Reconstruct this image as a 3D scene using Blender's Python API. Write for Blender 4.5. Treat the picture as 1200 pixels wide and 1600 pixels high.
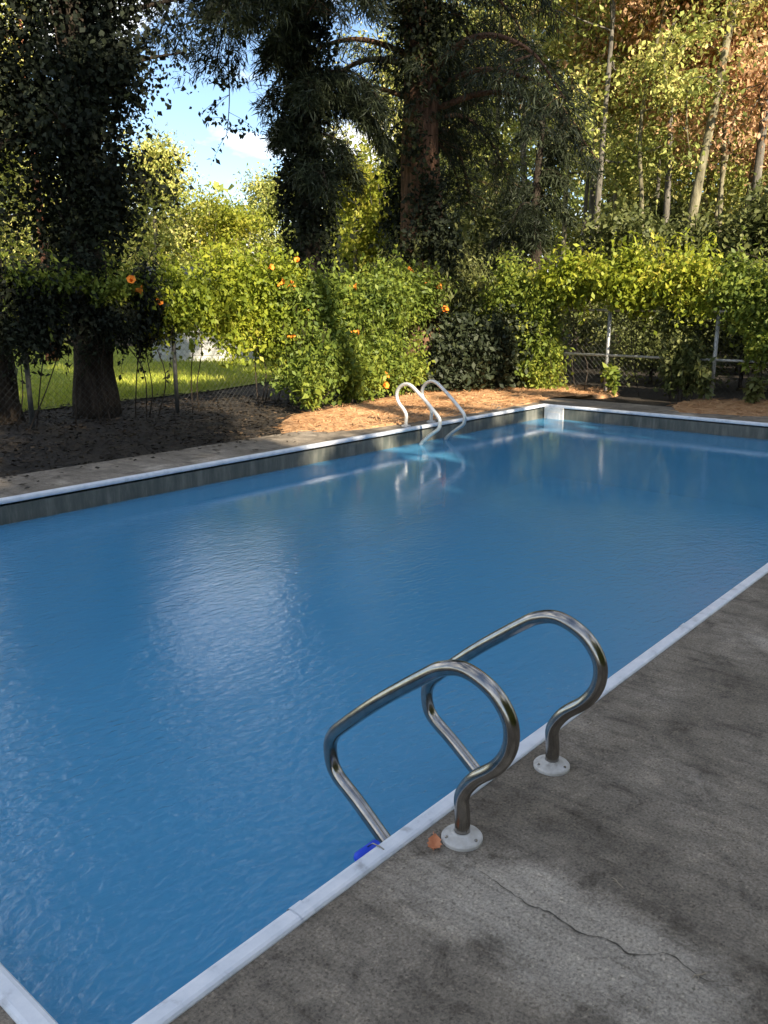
import bpy, math, random
import numpy as np
from mathutils import Vector, Matrix

for o in list(bpy.data.objects):
    bpy.data.objects.remove(o)
S = bpy.context.scene
C = S.collection

# ---------------------------------------------------------------- camera
TH = math.radians(40.65)            # heading of the view, from +X (along the pool) towards +Y
PITCH = math.radians(14.03)
EYE = 1.45
cam = bpy.data.cameras.new('camera')
cam.sensor_fit = 'VERTICAL'
cam.sensor_height = 36.0
cam.lens = 36.0 * 1313 / 1600
cam.clip_start = 0.05
cam.clip_end = 1000
camo = bpy.data.objects.new('camera', cam)
camo.location = (0, 0, EYE)
camo.rotation_euler = (math.radians(90) - PITCH, 0, TH - math.radians(90))
C.objects.link(camo)
S.camera = camo

# ---------------------------------------------------------------- sky, sun, exposure
SUN_AZ = math.atan2(-0.95, -0.32)     # direction towards the sun in the XY plane
SUN_EL = math.radians(31)
sd = Vector((math.cos(SUN_AZ) * math.cos(SUN_EL), math.sin(SUN_AZ) * math.cos(SUN_EL), math.sin(SUN_EL)))
W = bpy.data.worlds.new('World')
S.world = W
W.use_nodes = True
nt = W.node_tree
nt.nodes.clear()
wo = nt.nodes.new('ShaderNodeOutputWorld')
bg = nt.nodes.new('ShaderNodeBackground')
sky = nt.nodes.new('ShaderNodeTexSky')
sky.sky_type = 'NISHITA'
sky.sun_disc = False
sky.sun_elevation = SUN_EL
sky.sun_rotation = math.atan2(sd.x, sd.y)
sky.air_density = 0.9
sky.dust_density = 0.3
sky.ozone_density = 2.0
tc = nt.nodes.new('ShaderNodeTexCoord')
mp = nt.nodes.new('ShaderNodeMapping')
mp.inputs['Scale'].default_value = (1, 1, 2.6)
mp.inputs['Location'].default_value = (6.1, 0.2, 0.7)
cn = nt.nodes.new('ShaderNodeTexNoise')
cn.inputs['Scale'].default_value = 3.4
cn.inputs['Detail'].default_value = 7
cn.inputs['Roughness'].default_value = 0.55
cr = nt.nodes.new('ShaderNodeMapRange')
cr.inputs[1].default_value = 0.47
cr.inputs[2].default_value = 0.60
mixc = nt.nodes.new('ShaderNodeMix')
mixc.data_type = 'RGBA'
mixc.inputs[7].default_value = (10.8, 10.7, 10.4, 1)
nt.links.new(tc.outputs['Generated'], mp.inputs['Vector'])
nt.links.new(mp.outputs[0], cn.inputs['Vector'])
sx = nt.nodes.new('ShaderNodeSeparateXYZ')
nt.links.new(tc.outputs['Generated'], sx.inputs[0])
low = nt.nodes.new('ShaderNodeMath'); low.operation = 'MULTIPLY_ADD'      # more cloud towards the horizon
low.inputs[1].default_value = -0.9
low.inputs[2].default_value = 0.09
nt.links.new(sx.outputs['Z'], low.inputs[0])
lm = nt.nodes.new('ShaderNodeMath'); lm.operation = 'MAXIMUM'; lm.inputs[1].default_value = -0.02
nt.links.new(low.outputs[0], lm.inputs[0])
ca = nt.nodes.new('ShaderNodeMath'); ca.operation = 'ADD'
nt.links.new(cn.outputs['Fac'], ca.inputs[0]); nt.links.new(lm.outputs[0], ca.inputs[1])
nt.links.new(ca.outputs[0], cr.inputs[0])
nt.links.new(cr.outputs[0], mixc.inputs[0])
nt.links.new(sky.outputs[0], mixc.inputs[6])
nt.links.new(mixc.outputs[2], bg.inputs['Color'])
bg.inputs['Strength'].default_value = 0.08
nt.links.new(bg.outputs[0], wo.inputs['Surface'])

sl = bpy.data.lights.new('sun', 'SUN')
sl.energy = 5.0
sl.angle = math.radians(0.53)
sl.color = (1.0, 0.86, 0.66)
so = bpy.data.objects.new('sun', sl)
so.rotation_euler = sd.to_track_quat('Z', 'Y').to_euler()
so.location = (0, 0, 30)
C.objects.link(so)

S.view_settings.view_transform = 'Standard'
S.view_settings.look = 'None'
S.view_settings.gamma = 1
S.view_settings.exposure = 1.5
try:
    S.view_settings.use_curve_mapping = False
except Exception:
    pass
S.render.engine = 'CYCLES'
S.cycles.use_denoising = True
S.cycles.max_bounces = 8
S.cycles.transparent_max_bounces = 12
S.cycles.caustics_reflective = False
S.cycles.caustics_refractive = False
S.cycles.sample_clamp_indirect = 6

# ---------------------------------------------------------------- materials
def new_mat(name):
    m = bpy.data.materials.new(name)
    m.use_nodes = True
    n = m.node_tree.nodes
    return m, n, m.node_tree.links, n['Principled BSDF'], n['Material Output']

def nd(n, t, **kw):
    x = n.new(t)
    for k, v in kw.items():
        x.inputs[k].default_value = v
    return x

def ramp(n, stops):
    r = n.new('ShaderNodeValToRGB')
    e = r.color_ramp.elements
    while len(e) > 1:
        e.remove(e[0])
    e[0].position = stops[0][0]
    e[0].color = (*stops[0][1], 1)
    for p, c in stops[1:]:
        k = e.new(p)
        k.color = (*c, 1)
    return r

def noise_mat(name, stops, scale=4, detail=8, rough=0.8, bump=0.0, bscale=30, bdist=0.01, stretch=(1, 1, 1), metallic=0.0, rgh=0.6, spec=0.4):
    m, n, l, b, o = new_mat(name)
    t = n.new('ShaderNodeTexCoord')
    mm = nd(n, 'ShaderNodeMapping')
    mm.inputs['Scale'].default_value = stretch
    l.new(t.outputs['Object'], mm.inputs['Vector'])
    ns = nd(n, 'ShaderNodeTexNoise', Scale=scale, Detail=detail, Roughness=rgh)
    l.new(mm.outputs[0], ns.inputs['Vector'])
    r = ramp(n, stops)
    l.new(ns.outputs['Fac'], r.inputs[0])
    l.new(r.outputs[0], b.inputs['Base Color'])
    b.inputs['Roughness'].default_value = rough
    b.inputs['Metallic'].default_value = metallic
    b.inputs['Specular IOR Level'].default_value = spec
    if bump:
        n2 = nd(n, 'ShaderNodeTexNoise', Scale=bscale, Detail=6, Roughness=0.65)
        l.new(mm.outputs[0], n2.inputs['Vector'])
        bp = nd(n, 'ShaderNodeBump', Strength=bump, Distance=bdist)
        l.new(n2.outputs['Fac'], bp.inputs['Height'])
        l.new(bp.outputs[0], b.inputs['Normal'])
    return m

def leaf_mat(name, cols, trans=0.35, rough=0.55):
    """cols: list of (pos, rgb) picked per leaf, shifted by a slow clump noise"""
    m, n, l, b, o = new_mat(name)
    g = n.new('ShaderNodeNewGeometry')
    t = n.new('ShaderNodeTexCoord')
    ns = nd(n, 'ShaderNodeTexNoise', Scale=0.9, Detail=3)
    l.new(t.outputs['Object'], ns.inputs['Vector'])
    oi = n.new('ShaderNodeObjectInfo')
    a1 = n.new('ShaderNodeMath'); a1.operation = 'MULTIPLY_ADD'
    a1.inputs[1].default_value = 0.62
    l.new(g.outputs['Random Per Island'], a1.inputs[0])
    a2 = n.new('ShaderNodeMath'); a2.operation = 'MULTIPLY_ADD'
    a2.inputs[1].default_value = 1.3
    a2.inputs[2].default_value = -0.5
    l.new(ns.outputs['Fac'], a2.inputs[0])
    a3 = n.new('ShaderNodeMath'); a3.operation = 'MULTIPLY_ADD'
    a3.inputs[1].default_value = 0.25
    l.new(oi.outputs['Random'], a3.inputs[0])
    l.new(a2.outputs[0], a3.inputs[2])
    l.new(a3.outputs[0], a1.inputs[2])
    r = ramp(n, cols)
    l.new(a1.outputs[0], r.inputs[0])
    l.new(r.outputs[0], b.inputs['Base Color'])
    b.inputs['Roughness'].default_value = rough
    b.inputs['Specular IOR Level'].default_value = 0.35
    tr = n.new('ShaderNodeBsdfTranslucent')
    l.new(r.outputs[0], tr.inputs['Color'])
    mx = nd(n, 'ShaderNodeMixShader', Fac=trans)
    l.new(b.outputs[0], mx.inputs[1])
    l.new(tr.outputs[0], mx.inputs[2])
    l.new(mx.outputs[0], o.inputs['Surface'])
    return m

M = {}
def concrete():
    m, n, l, b, o = new_mat('concrete')
    t = n.new('ShaderNodeTexCoord')
    big = nd(n, 'ShaderNodeTexNoise', Scale=1.5, Detail=6, Roughness=0.6, Distortion=0.4)
    l.new(t.outputs['Object'], big.inputs['Vector'])
    mid = nd(n, 'ShaderNodeTexNoise', Scale=7.0, Detail=8, Roughness=0.7, Distortion=0.6)
    l.new(t.outputs['Object'], mid.inputs['Vector'])
    fine = nd(n, 'ShaderNodeTexNoise', Scale=130, Detail=4, Roughness=0.7)
    l.new(t.outputs['Object'], fine.inputs['Vector'])
    r1 = ramp(n, [(0.30, (0.125, 0.105, 0.081)), (0.46, (0.195, 0.166, 0.132)), (0.58, (0.252, 0.216, 0.174)), (0.70, (0.41, 0.36, 0.30))])
    l.new(big.outputs['Fac'], r1.inputs[0])
    r2 = ramp(n, [(0.32, (0.36, 0.35, 0.34)), (0.45, (0.82, 0.82, 0.82)), (0.6, (1.08, 1.08, 1.07)), (0.75, (1.5, 1.48, 1.45))])
    l.new(mid.outputs['Fac'], r2.inputs[0])
    mx = n.new('ShaderNodeMix'); mx.data_type = 'RGBA'; mx.blend_type = 'MULTIPLY'; mx.inputs[0].default_value = 0.9
    l.new(r1.outputs[0], mx.inputs[6]); l.new(r2.outputs[0], mx.inputs[7])
    r3 = ramp(n, [(0.33, (0.45, 0.44, 0.42)), (0.5, (1, 1, 1)), (0.68, (1.45, 1.45, 1.42))])
    l.new(fine.outputs['Fac'], r3.inputs[0])
    mx2 = n.new('ShaderNodeMix'); mx2.data_type = 'RGBA'; mx2.blend_type = 'MULTIPLY'; mx2.inputs[0].default_value = 0.75
    l.new(r3.outputs[0], mx2.inputs[7])
    # worn pale patch beside the ladder anchors
    sp = n.new('ShaderNodeMapping')
    sp.vector_type = 'POINT'
    sp.inputs['Location'].default_value = (-1.56 / 0.16, -0.78 / 0.40, 0)
    sp.inputs['Scale'].default_value = (1 / 0.16, 1 / 0.40, 1)
    l.new(t.outputs['Object'], sp.inputs['Vector'])
    ln = n.new('ShaderNodeVectorMath'); ln.operation = 'LENGTH'
    l.new(sp.outputs[0], ln.inputs[0])
    ad = n.new('ShaderNodeMath'); ad.operation = 'MULTIPLY_ADD'; ad.inputs[1].default_value = -2.0
    l.new(mid.outputs['Fac'], ad.inputs[0]); l.new(ln.outputs['Value'], ad.inputs[2])
    mr = nd(n, 'ShaderNodeMapRange'); mr.inputs[1].default_value = 0.35; mr.inputs[2].default_value = -0.25; mr.inputs[3].default_value = 0; mr.inputs[4].default_value = 0.6
    l.new(ad.outputs[0], mr.inputs[0])
    mx3 = n.new('ShaderNodeMix'); mx3.data_type = 'RGBA'
    mx3.inputs[7].default_value = (0.42, 0.375, 0.315, 1)
    l.new(mr.outputs[0], mx3.inputs[0]); l.new(mx.outputs[2], mx3.inputs[6])
    l.new(mx3.outputs[2], mx2.inputs[6])
    vo = nd(n, 'ShaderNodeTexVoronoi', Scale=170)
    l.new(t.outputs['Object'], vo.inputs['Vector'])
    gs = n.new('ShaderNodeSeparateColor'); l.new(vo.outputs['Color'], gs.inputs[0])
    gr_ = ramp(n, [(0.0, (0.55, 0.54, 0.52)), (0.10, (0.80, 0.80, 0.79)), (0.22, (1, 1, 1)), (0.90, (1, 1, 1)), (1.0, (1.45, 1.42, 1.36))])
    l.new(gs.outputs[0], gr_.inputs[0])
    mx4 = n.new('ShaderNodeMix'); mx4.data_type = 'RGBA'; mx4.blend_type = 'MULTIPLY'; mx4.inputs[0].default_value = 0.8
    l.new(mx2.outputs[2], mx4.inputs[6]); l.new(gr_.outputs[0], mx4.inputs[7])
    # long trowel and drip streaks
    sm = n.new('ShaderNodeMapping'); sm.inputs['Scale'].default_value = (9, 1.3, 1); sm.inputs['Rotation'].default_value = (0, 0, 0.25)
    l.new(t.outputs['Object'], sm.inputs['Vector'])
    sn = nd(n, 'ShaderNodeTexNoise', Scale=2.2, Detail=7, Roughness=0.7); l.new(sm.outputs[0], sn.inputs['Vector'])
    sr = ramp(n, [(0.34, (0.62, 0.61, 0.59)), (0.48, (1, 1, 1)), (0.64, (1.16, 1.15, 1.13))])
    l.new(sn.outputs['Fac'], sr.inputs[0])
    mx5 = n.new('ShaderNodeMix'); mx5.data_type = 'RGBA'; mx5.blend_type = 'MULTIPLY'; mx5.inputs[0].default_value = 0.8
    l.new(mx4.outputs[2], mx5.inputs[6]); l.new(sr.outputs[0], mx5.inputs[7])
    l.new(mx5.outputs[2], b.inputs['Base Color'])
    b.inputs['Roughness'].default_value = 0.85
    b.inputs['Specular IOR Level'].default_value = 0.3
    bp = nd(n, 'ShaderNodeBump', Strength=0.6, Distance=0.004)
    bn = nd(n, 'ShaderNodeTexNoise', Scale=60, Detail=8, Roughness=0.75)
    l.new(t.outputs['Object'], bn.inputs['Vector'])
    l.new(bn.outputs['Fac'], bp.inputs['Height'])
    l.new(bp.outputs[0], b.inputs['Normal'])
    return m
M['concrete'] = concrete()

def water_mat():
    m, n, l, b, o = new_mat('pool_water')
    t = n.new('ShaderNodeTexCoord')
    mp1 = n.new('ShaderNodeMapping'); mp1.inputs['Rotation'].default_value = (0, 0, math.radians(35)); mp1.inputs['Scale'].default_value = (1, 1.9, 1)
    l.new(t.outputs['Object'], mp1.inputs['Vector'])
    n1 = nd(n, 'ShaderNodeTexNoise', Scale=2.6, Detail=2, Roughness=0.5)
    n2 = nd(n, 'ShaderNodeTexNoise', Scale=17.0, Detail=4, Roughness=0.55, Distortion=0.4)
    l.new(mp1.outputs[0], n1.inputs['Vector']); l.new(mp1.outputs[0], n2.inputs['Vector'])
    # breeze: the fine ripples come and go
    n3 = nd(n, 'ShaderNodeTexNoise', Scale=0.42, Detail=2)
    l.new(t.outputs['Object'], n3.inputs['Vector'])
    mr = nd(n, 'ShaderNodeMapRange'); mr.inputs[1].default_value = 0.35; mr.inputs[2].default_value = 0.65; mr.inputs[3].default_value = 0.45; mr.inputs[4].default_value = 1.1
    l.new(n3.outputs['Fac'], mr.inputs[0])
    sx_ = n.new('ShaderNodeSeparateXYZ'); l.new(t.outputs['Object'], sx_.inputs[0])
    calm = nd(n, 'ShaderNodeMapRange'); calm.inputs[1].default_value = 4.5; calm.inputs[2].default_value = 10.0; calm.inputs[3].default_value = 1.0; calm.inputs[4].default_value = 0.10
    xy = n.new('ShaderNodeMath'); xy.operation = 'ADD'
    l.new(sx_.outputs['X'], xy.inputs[0]); l.new(sx_.outputs['Y'], xy.inputs[1]); l.new(xy.outputs[0], calm.inputs[0])
    mc = n.new('ShaderNodeMath'); mc.operation = 'MULTIPLY'
    l.new(mr.outputs[0], mc.inputs[0]); l.new(calm.outputs[0], mc.inputs[1])
    mr = mc
    mu = n.new('ShaderNodeMath'); mu.operation = 'MULTIPLY'
    l.new(n2.outputs['Fac'], mu.inputs[0]); l.new(mr.outputs[0], mu.inputs[1])
    b1 = nd(n, 'ShaderNodeBump', Strength=1.0, Distance=0.0085)
    m1_ = n.new('ShaderNodeMath'); m1_.operation = 'MULTIPLY'
    l.new(n1.outputs['Fac'], m1_.inputs[0]); l.new(calm.outputs[0], m1_.inputs[1])
    l.new(m1_.outputs[0], b1.inputs['Height'])
    b2 = nd(n, 'ShaderNodeBump', Strength=1.0, Distance=0.0105)
    l.new(mu.outputs[0], b2.inputs['Height']); l.new(b1.outputs[0], b2.inputs['Normal'])
    tr = n.new('ShaderNodeBsdfTransparent'); tr.inputs['Color'].default_value = (0.52, 0.84, 0.96, 1)
    gl = n.new('ShaderNodeBsdfGlossy'); gl.inputs['Roughness'].default_value = 0.015
    l.new(b2.outputs[0], gl.inputs['Normal'])
    fr = nd(n, 'ShaderNodeFresnel', IOR=1.55)
    l.new(b2.outputs[0], fr.inputs['Normal'])
    df = n.new('ShaderNodeBsdfDiffuse'); df.inputs['Color'].default_value = (0.12, 0.45, 0.77, 1)
    mx0 = nd(n, 'ShaderNodeMixShader', Fac=0.50)
    l.new(tr.outputs[0], mx0.inputs[1]); l.new(df.outputs[0], mx0.inputs[2])
    mx = n.new('ShaderNodeMixShader')
    l.new(fr.outputs[0], mx.inputs[0]); l.new(mx0.outputs[0], mx.inputs[1]); l.new(gl.outputs[0], mx.inputs[2])
    l.new(mx.outputs[0], o.inputs['Surface'])
    n.remove(b)
    return m
M['water'] = water_mat()

def liner_mat():
    m, n, l, b, o = new_mat('pool_shell')
    t = n.new('ShaderNodeTexCoord')
    s = n.new('ShaderNodeSeparateXYZ'); l.new(t.outputs['Object'], s.inputs[0])
    ns = nd(n, 'ShaderNodeTexNoise', Scale=3.0, Detail=8, Roughness=0.65)
    l.new(t.outputs['Object'], ns.inputs['Vector'])
    mp_ = n.new('ShaderNodeMapping'); mp_.inputs['Scale'].default_value = (2.5, 2.5, 0.4)
    l.new(t.outputs['Object'], mp_.inputs['Vector'])
    ns2 = nd(n, 'ShaderNodeTexNoise', Scale=4.0, Detail=6, Roughness=0.7)
    l.new(mp_.outputs[0], ns2.inputs['Vector'])
    up = ramp(n, [(0.3, (0.045, 0.058, 0.05)), (0.5, (0.095, 0.102, 0.088)), (0.7, (0.20, 0.195, 0.17))])
    l.new(ns2.outputs['Fac'], up.inputs[0])
    dn = ramp(n, [(0.3, (0.20, 0.52, 0.76)), (0.7, (0.31, 0.64, 0.83))])
    l.new(ns.outputs['Fac'], dn.inputs[0])
    ad = n.new('ShaderNodeMath'); ad.operation = 'MULTIPLY_ADD'; ad.inputs[1].default_value = 0.05
    l.new(ns2.outputs['Fac'], ad.inputs[0]); l.new(s.outputs['Z'], ad.inputs[2])
    mr = nd(n, 'ShaderNodeMapRange'); mr.inputs[1].default_value = -0.20; mr.inputs[2].default_value = -0.165
    l.new(ad.outputs[0], mr.inputs[0])
    mx = n.new('ShaderNodeMix'); mx.data_type = 'RGBA'
    l.new(mr.outputs[0], mx.inputs[0]); l.new(dn.outputs[0], mx.inputs[6]); l.new(up.outputs[0], mx.inputs[7])
    l.new(mx.outputs[2], b.inputs['Base Color'])
    b.inputs['Roughness'].default_value = 0.6
    return m
M['liner'] = liner_mat()
M['coping'] = noise_mat('coping_vinyl', [(0.28, (0.40, 0.42, 0.45)), (0.42, (0.68, 0.72, 0.78)), (0.6, (0.78, 0.81, 0.86)), (0.75, (0.84, 0.85, 0.88))], scale=11, rough=0.35, bump=0.25, bscale=40, bdist=0.002)
M['steel'] = noise_mat('stainless_steel', [(0.35, (0.27, 0.255, 0.235)), (0.65, (0.38, 0.36, 0.33))], scale=25, rough=0.2, metallic=1.0, bump=0.08, bscale=180, bdist=0.001)
_n = M['steel'].node_tree.nodes; _l = M['steel'].node_tree.links
_t = _n.new('ShaderNodeTexCoord'); _w = nd(_n, 'ShaderNodeTexNoise', Scale=34, Detail=6, Roughness=0.7)
_l.new(_t.outputs['Object'], _w.inputs['Vector'])
_m = nd(_n, 'ShaderNodeMapRange'); _m.inputs[1].default_value = 0.35; _m.inputs[2].default_value = 0.68; _m.inputs[3].default_value = 0.14; _m.inputs[4].default_value = 0.27
_l.new(_w.outputs['Fac'], _m.inputs[0]); _l.new(_m.outputs[0], _n['Principled BSDF'].inputs['Roughness'])
M['steel_far'] = noise_mat('weathered_pale_steel', [(0.35, (0.62, 0.62, 0.58)), (0.65, (0.8, 0.79, 0.75))], scale=20, rough=0.38, metallic=0.55)
M['plastic'] = noise_mat('white_plastic', [(0.3, (0.55, 0.54, 0.52)), (0.7, (0.78, 0.77, 0.75))], scale=14, rough=0.45, bump=0.1, bscale=60, bdist=0.002)
M['flange'] = noise_mat('grubby_flange', [(0.28, (0.26, 0.24, 0.21)), (0.45, (0.50, 0.48, 0.45)), (0.7, (0.66, 0.65, 0.63))], scale=22, rough=0.5, bump=0.2, bscale=60, bdist=0.002)
M['blue'] = noise_mat('blue_rubber', [(0.3, (0.01, 0.05, 0.55)), (0.7, (0.015, 0.09, 0.75))], scale=20, rough=0.5)
M['tread'] = noise_mat('tread_plastic', [(0.3, (0.5, 0.52, 0.55)), (0.7, (0.7, 0.72, 0.74))], scale=14, rough=0.5)
M['black'] = noise_mat('dark_line', [(0.3, (0.02, 0.02, 0.018)), (0.7, (0.05, 0.045, 0.04))], scale=20, rough=0.9)
M['crackfill'] = noise_mat('crack_dirt', [(0.3, (0.035, 0.03, 0.025)), (0.7, (0.12, 0.105, 0.085))], scale=30, rough=0.95)
M['galv'] = noise_mat('galvanised_steel', [(0.3, (0.34, 0.35, 0.34)), (0.7, (0.52, 0.53, 0.52))], scale=12, rough=0.5, metallic=0.5)
M['darkpost'] = noise_mat('dark_painted_steel', [(0.3, (0.04, 0.045, 0.045)), (0.7, (0.09, 0.09, 0.085))], scale=12, rough=0.6)
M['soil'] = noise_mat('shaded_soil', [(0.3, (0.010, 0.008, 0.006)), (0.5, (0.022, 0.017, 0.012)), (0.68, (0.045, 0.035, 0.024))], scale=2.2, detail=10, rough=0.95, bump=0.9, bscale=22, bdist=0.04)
M['straw_bed'] = noise_mat('straw_bed_soil', [(0.3, (0.30, 0.155, 0.07)), (0.5, (0.46, 0.26, 0.125)), (0.7, (0.58, 0.36, 0.19))], scale=5, detail=10, rough=0.95, bump=0.9, bscale=30, bdist=0.03)
M['straw'] = leaf_mat('pine_straw', [(0.0, (0.24, 0.12, 0.05)), (0.5, (0.50, 0.28, 0.13)), (1.0, (0.66, 0.42, 0.22))], trans=0.1, rough=0.8)
M['litter'] = leaf_mat('dark_leaf_litter', [(0.0, (0.009, 0.007, 0.005)), (0.5, (0.020, 0.015, 0.009)), (0.9, (0.045, 0.032, 0.02)), (1.0, (0.12, 0.08, 0.045))], trans=0.05, rough=0.8)
M['lawn'] = noise_mat('lawn_grass', [(0.3, (0.17, 0.22, 0.03)), (0.5, (0.30, 0.35, 0.045)), (0.7, (0.42, 0.44, 0.08))], scale=1.3, detail=12, rough=0.9, bump=0.8, bscale=60, bdist=0.03)
M['grass'] = leaf_mat('grass_blades', [(0.0, (0.18, 0.24, 0.03)), (0.5, (0.34, 0.40, 0.05)), (1.0, (0.48, 0.48, 0.09))], trans=0.35)
M['bark_dark'] = noise_mat('dark_bark', [(0.3, (0.018, 0.014, 0.011)), (0.5, (0.045, 0.036, 0.028)), (0.7, (0.085, 0.068, 0.054))], scale=6, detail=10, rough=0.95, bump=1.0, bscale=14, bdist=0.05, stretch=(2.4, 2.4, 0.5), spec=0.1)
M['bark_sunlit'] = noise_mat('sunlit_bark', [(0.3, (0.05, 0.03, 0.02)), (0.5, (0.13, 0.075, 0.05)), (0.7, (0.24, 0.14, 0.09))], scale=6, detail=10, rough=0.95, bump=1.0, bscale=14, bdist=0.05, stretch=(2.4, 2.4, 0.5), spec=0.1)  # warm tone stands in for a sunlit patch on the trunk
M['bark_pale'] = noise_mat('pale_bark', [(0.3, (0.06, 0.055, 0.035)), (0.48, (0.17, 0.155, 0.10)), (0.7, (0.30, 0.28, 0.19))], scale=5, detail=10, rough=0.9, bump=0.8, bscale=12, bdist=0.03, stretch=(2, 2, 0.5), spec=0.1)
M['bark_grey'] = noise_mat('grey_bark', [(0.3, (0.07, 0.065, 0.055)), (0.5, (0.14, 0.13, 0.11)), (0.7, (0.22, 0.205, 0.175))], scale=5, detail=10, rough=0.9, bump=0.8, bscale=12, bdist=0.03, stretch=(2, 2, 0.5), spec=0.1)
M['bark_sun_red'] = noise_mat('sun_reddened_bark', [(0.3, (0.16, 0.06, 0.035)), (0.5, (0.32, 0.13, 0.08)), (0.7, (0.45, 0.22, 0.14))], scale=5, detail=10, rough=0.9, bump=0.8, bscale=12, bdist=0.03, stretch=(2, 2, 0.5), spec=0.1)  # red tone stands in for sun on a distant trunk
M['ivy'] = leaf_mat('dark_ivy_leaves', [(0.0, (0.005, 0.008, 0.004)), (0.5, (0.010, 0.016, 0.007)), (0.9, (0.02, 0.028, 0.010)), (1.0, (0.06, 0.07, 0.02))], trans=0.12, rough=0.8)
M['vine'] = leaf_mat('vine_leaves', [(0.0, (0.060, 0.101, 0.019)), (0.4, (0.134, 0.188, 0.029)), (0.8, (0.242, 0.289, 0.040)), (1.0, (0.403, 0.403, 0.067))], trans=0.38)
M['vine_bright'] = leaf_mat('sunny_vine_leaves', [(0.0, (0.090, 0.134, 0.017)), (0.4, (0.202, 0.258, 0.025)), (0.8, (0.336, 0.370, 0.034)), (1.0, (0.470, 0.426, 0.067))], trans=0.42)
M['shrub'] = leaf_mat('olive_shrub_leaves', [(0.0, (0.045, 0.06, 0.018)), (0.5, (0.10, 0.12, 0.035)), (1.0, (0.2, 0.21, 0.07))], trans=0.3)
M['forest'] = leaf_mat('forest_leaves', [(0.0, (0.103, 0.131, 0.033)), (0.4, (0.237, 0.284, 0.069)), (0.75, (0.454, 0.465, 0.125)), (1.0, (0.771, 0.680, 0.250))], trans=0.35)
M['warm_lit'] = leaf_mat('warm_lit_leaves', [(0.0, (0.176, 0.165, 0.044)), (0.3, (0.352, 0.286, 0.099)), (0.55, (0.616, 0.374, 0.198)), (1.0, (0.748, 0.462, 0.275))], trans=0.35)  # orange in these leaf colours stands in for warm sunlight
M['gold'] = leaf_mat('golden_leaves', [(0.0, (0.14, 0.19, 0.02)), (0.5, (0.27, 0.31, 0.03)), (1.0, (0.42, 0.38, 0.06))], trans=0.4)
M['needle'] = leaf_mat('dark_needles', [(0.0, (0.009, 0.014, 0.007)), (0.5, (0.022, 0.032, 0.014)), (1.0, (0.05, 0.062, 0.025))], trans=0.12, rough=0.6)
M['flower'] = noise_mat('orange_petal', [(0.3, (0.75, 0.18, 0.02)), (0.7, (0.85, 0.36, 0.04))], scale=20, rough=0.6)
M['siding'] = noise_mat('pale_siding', [(0.3, (0.42, 0.42, 0.42)), (0.7, (0.55, 0.55, 0.54))], scale=3, rough=0.7)
M['roof'] = noise_mat('grey_shingle', [(0.3, (0.08, 0.08, 0.08)), (0.7, (0.15, 0.15, 0.15))], scale=8, rough=0.9)
M['glass'] = noise_mat('window_glass', [(0.3, (0.02, 0.025, 0.03)), (0.7, (0.04, 0.045, 0.05))], scale=2, rough=0.08)
M['leaf_dry'] = noise_mat('dry_leaf', [(0.3, (0.48, 0.15, 0.06)), (0.7, (0.66, 0.28, 0.14))], scale=30, rough=0.8)
M['twig'] = noise_mat('pale_twig', [(0.3, (0.25, 0.2, 0.14)), (0.7, (0.45, 0.38, 0.28))], scale=30, rough=0.8)

# ---------------------------------------------------------------- helpers
def link_mesh(name, V, F, mat, parent=None, smooth=False, loc=None):
    me = bpy.data.meshes.new(name)
    me.from_pydata([tuple(v) for v in V], [], [tuple(f) for f in F])
    me.materials.append(mat)
    if smooth:
        me.polygons.foreach_set('use_smooth', [True] * len(me.polygons))
    me.update()
    return link(name, me, parent, loc)

def link(name, me, parent=None, loc=None):
    o = bpy.data.objects.new(name, me)
    C.objects.link(o)
    if parent is not None:
        o.parent = parent
    if loc is not None:
        o.location = loc
    return o

def quads_mesh(name, V, mat):
    """V: (n,4,3) array of quads"""
    n = len(V)
    me = bpy.data.meshes.new(name)
    me.vertices.add(n * 4)
    me.vertices.foreach_set('co', V.astype(np.float32).ravel())
    me.loops.add(n * 4)
    me.loops.foreach_set('vertex_index', np.arange(n * 4, dtype=np.int32))
    me.polygons.add(n)
    me.polygons.foreach_set('loop_start', np.arange(0, n * 4, 4, dtype=np.int32))
    me.materials.append(mat)
    me.update(calc_edges=True)
    return me

def unit(a):
    return a / np.maximum(np.linalg.norm(a, axis=-1, keepdims=True), 1e-9)

def leaves(rng, P, size, droop=0.35, wide=0.55, jitter=0.7, axis=None):
    """one folded diamond leaf per point"""
    n = len(P)
    d = rng.normal(size=(n, 3))
    d[:, 2] -= droop * 1.5
    if axis is not None:
        d = d * 0.6 + axis
    d = unit(d)
    up = rng.normal(size=(n, 3)) * 0.7 + np.array([0, 0, 1.0])
    s = unit(np.cross(d, up))
    nn = np.cross(s, d)
    L = size * (1 + jitter * (rng.random(n) - 0.5) * 2)
    L = L[:, None]
    w = L * wide * 0.5
    V = np.empty((n, 4, 3))
    V[:, 0] = P
    V[:, 1] = P + d * L * 0.45 + s * w + nn * L * 0.08
    V[:, 2] = P + d * L - nn * L * 0.06
    V[:, 3] = P + d * L * 0.45 - s * w + nn * L * 0.08
    return V

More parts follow.
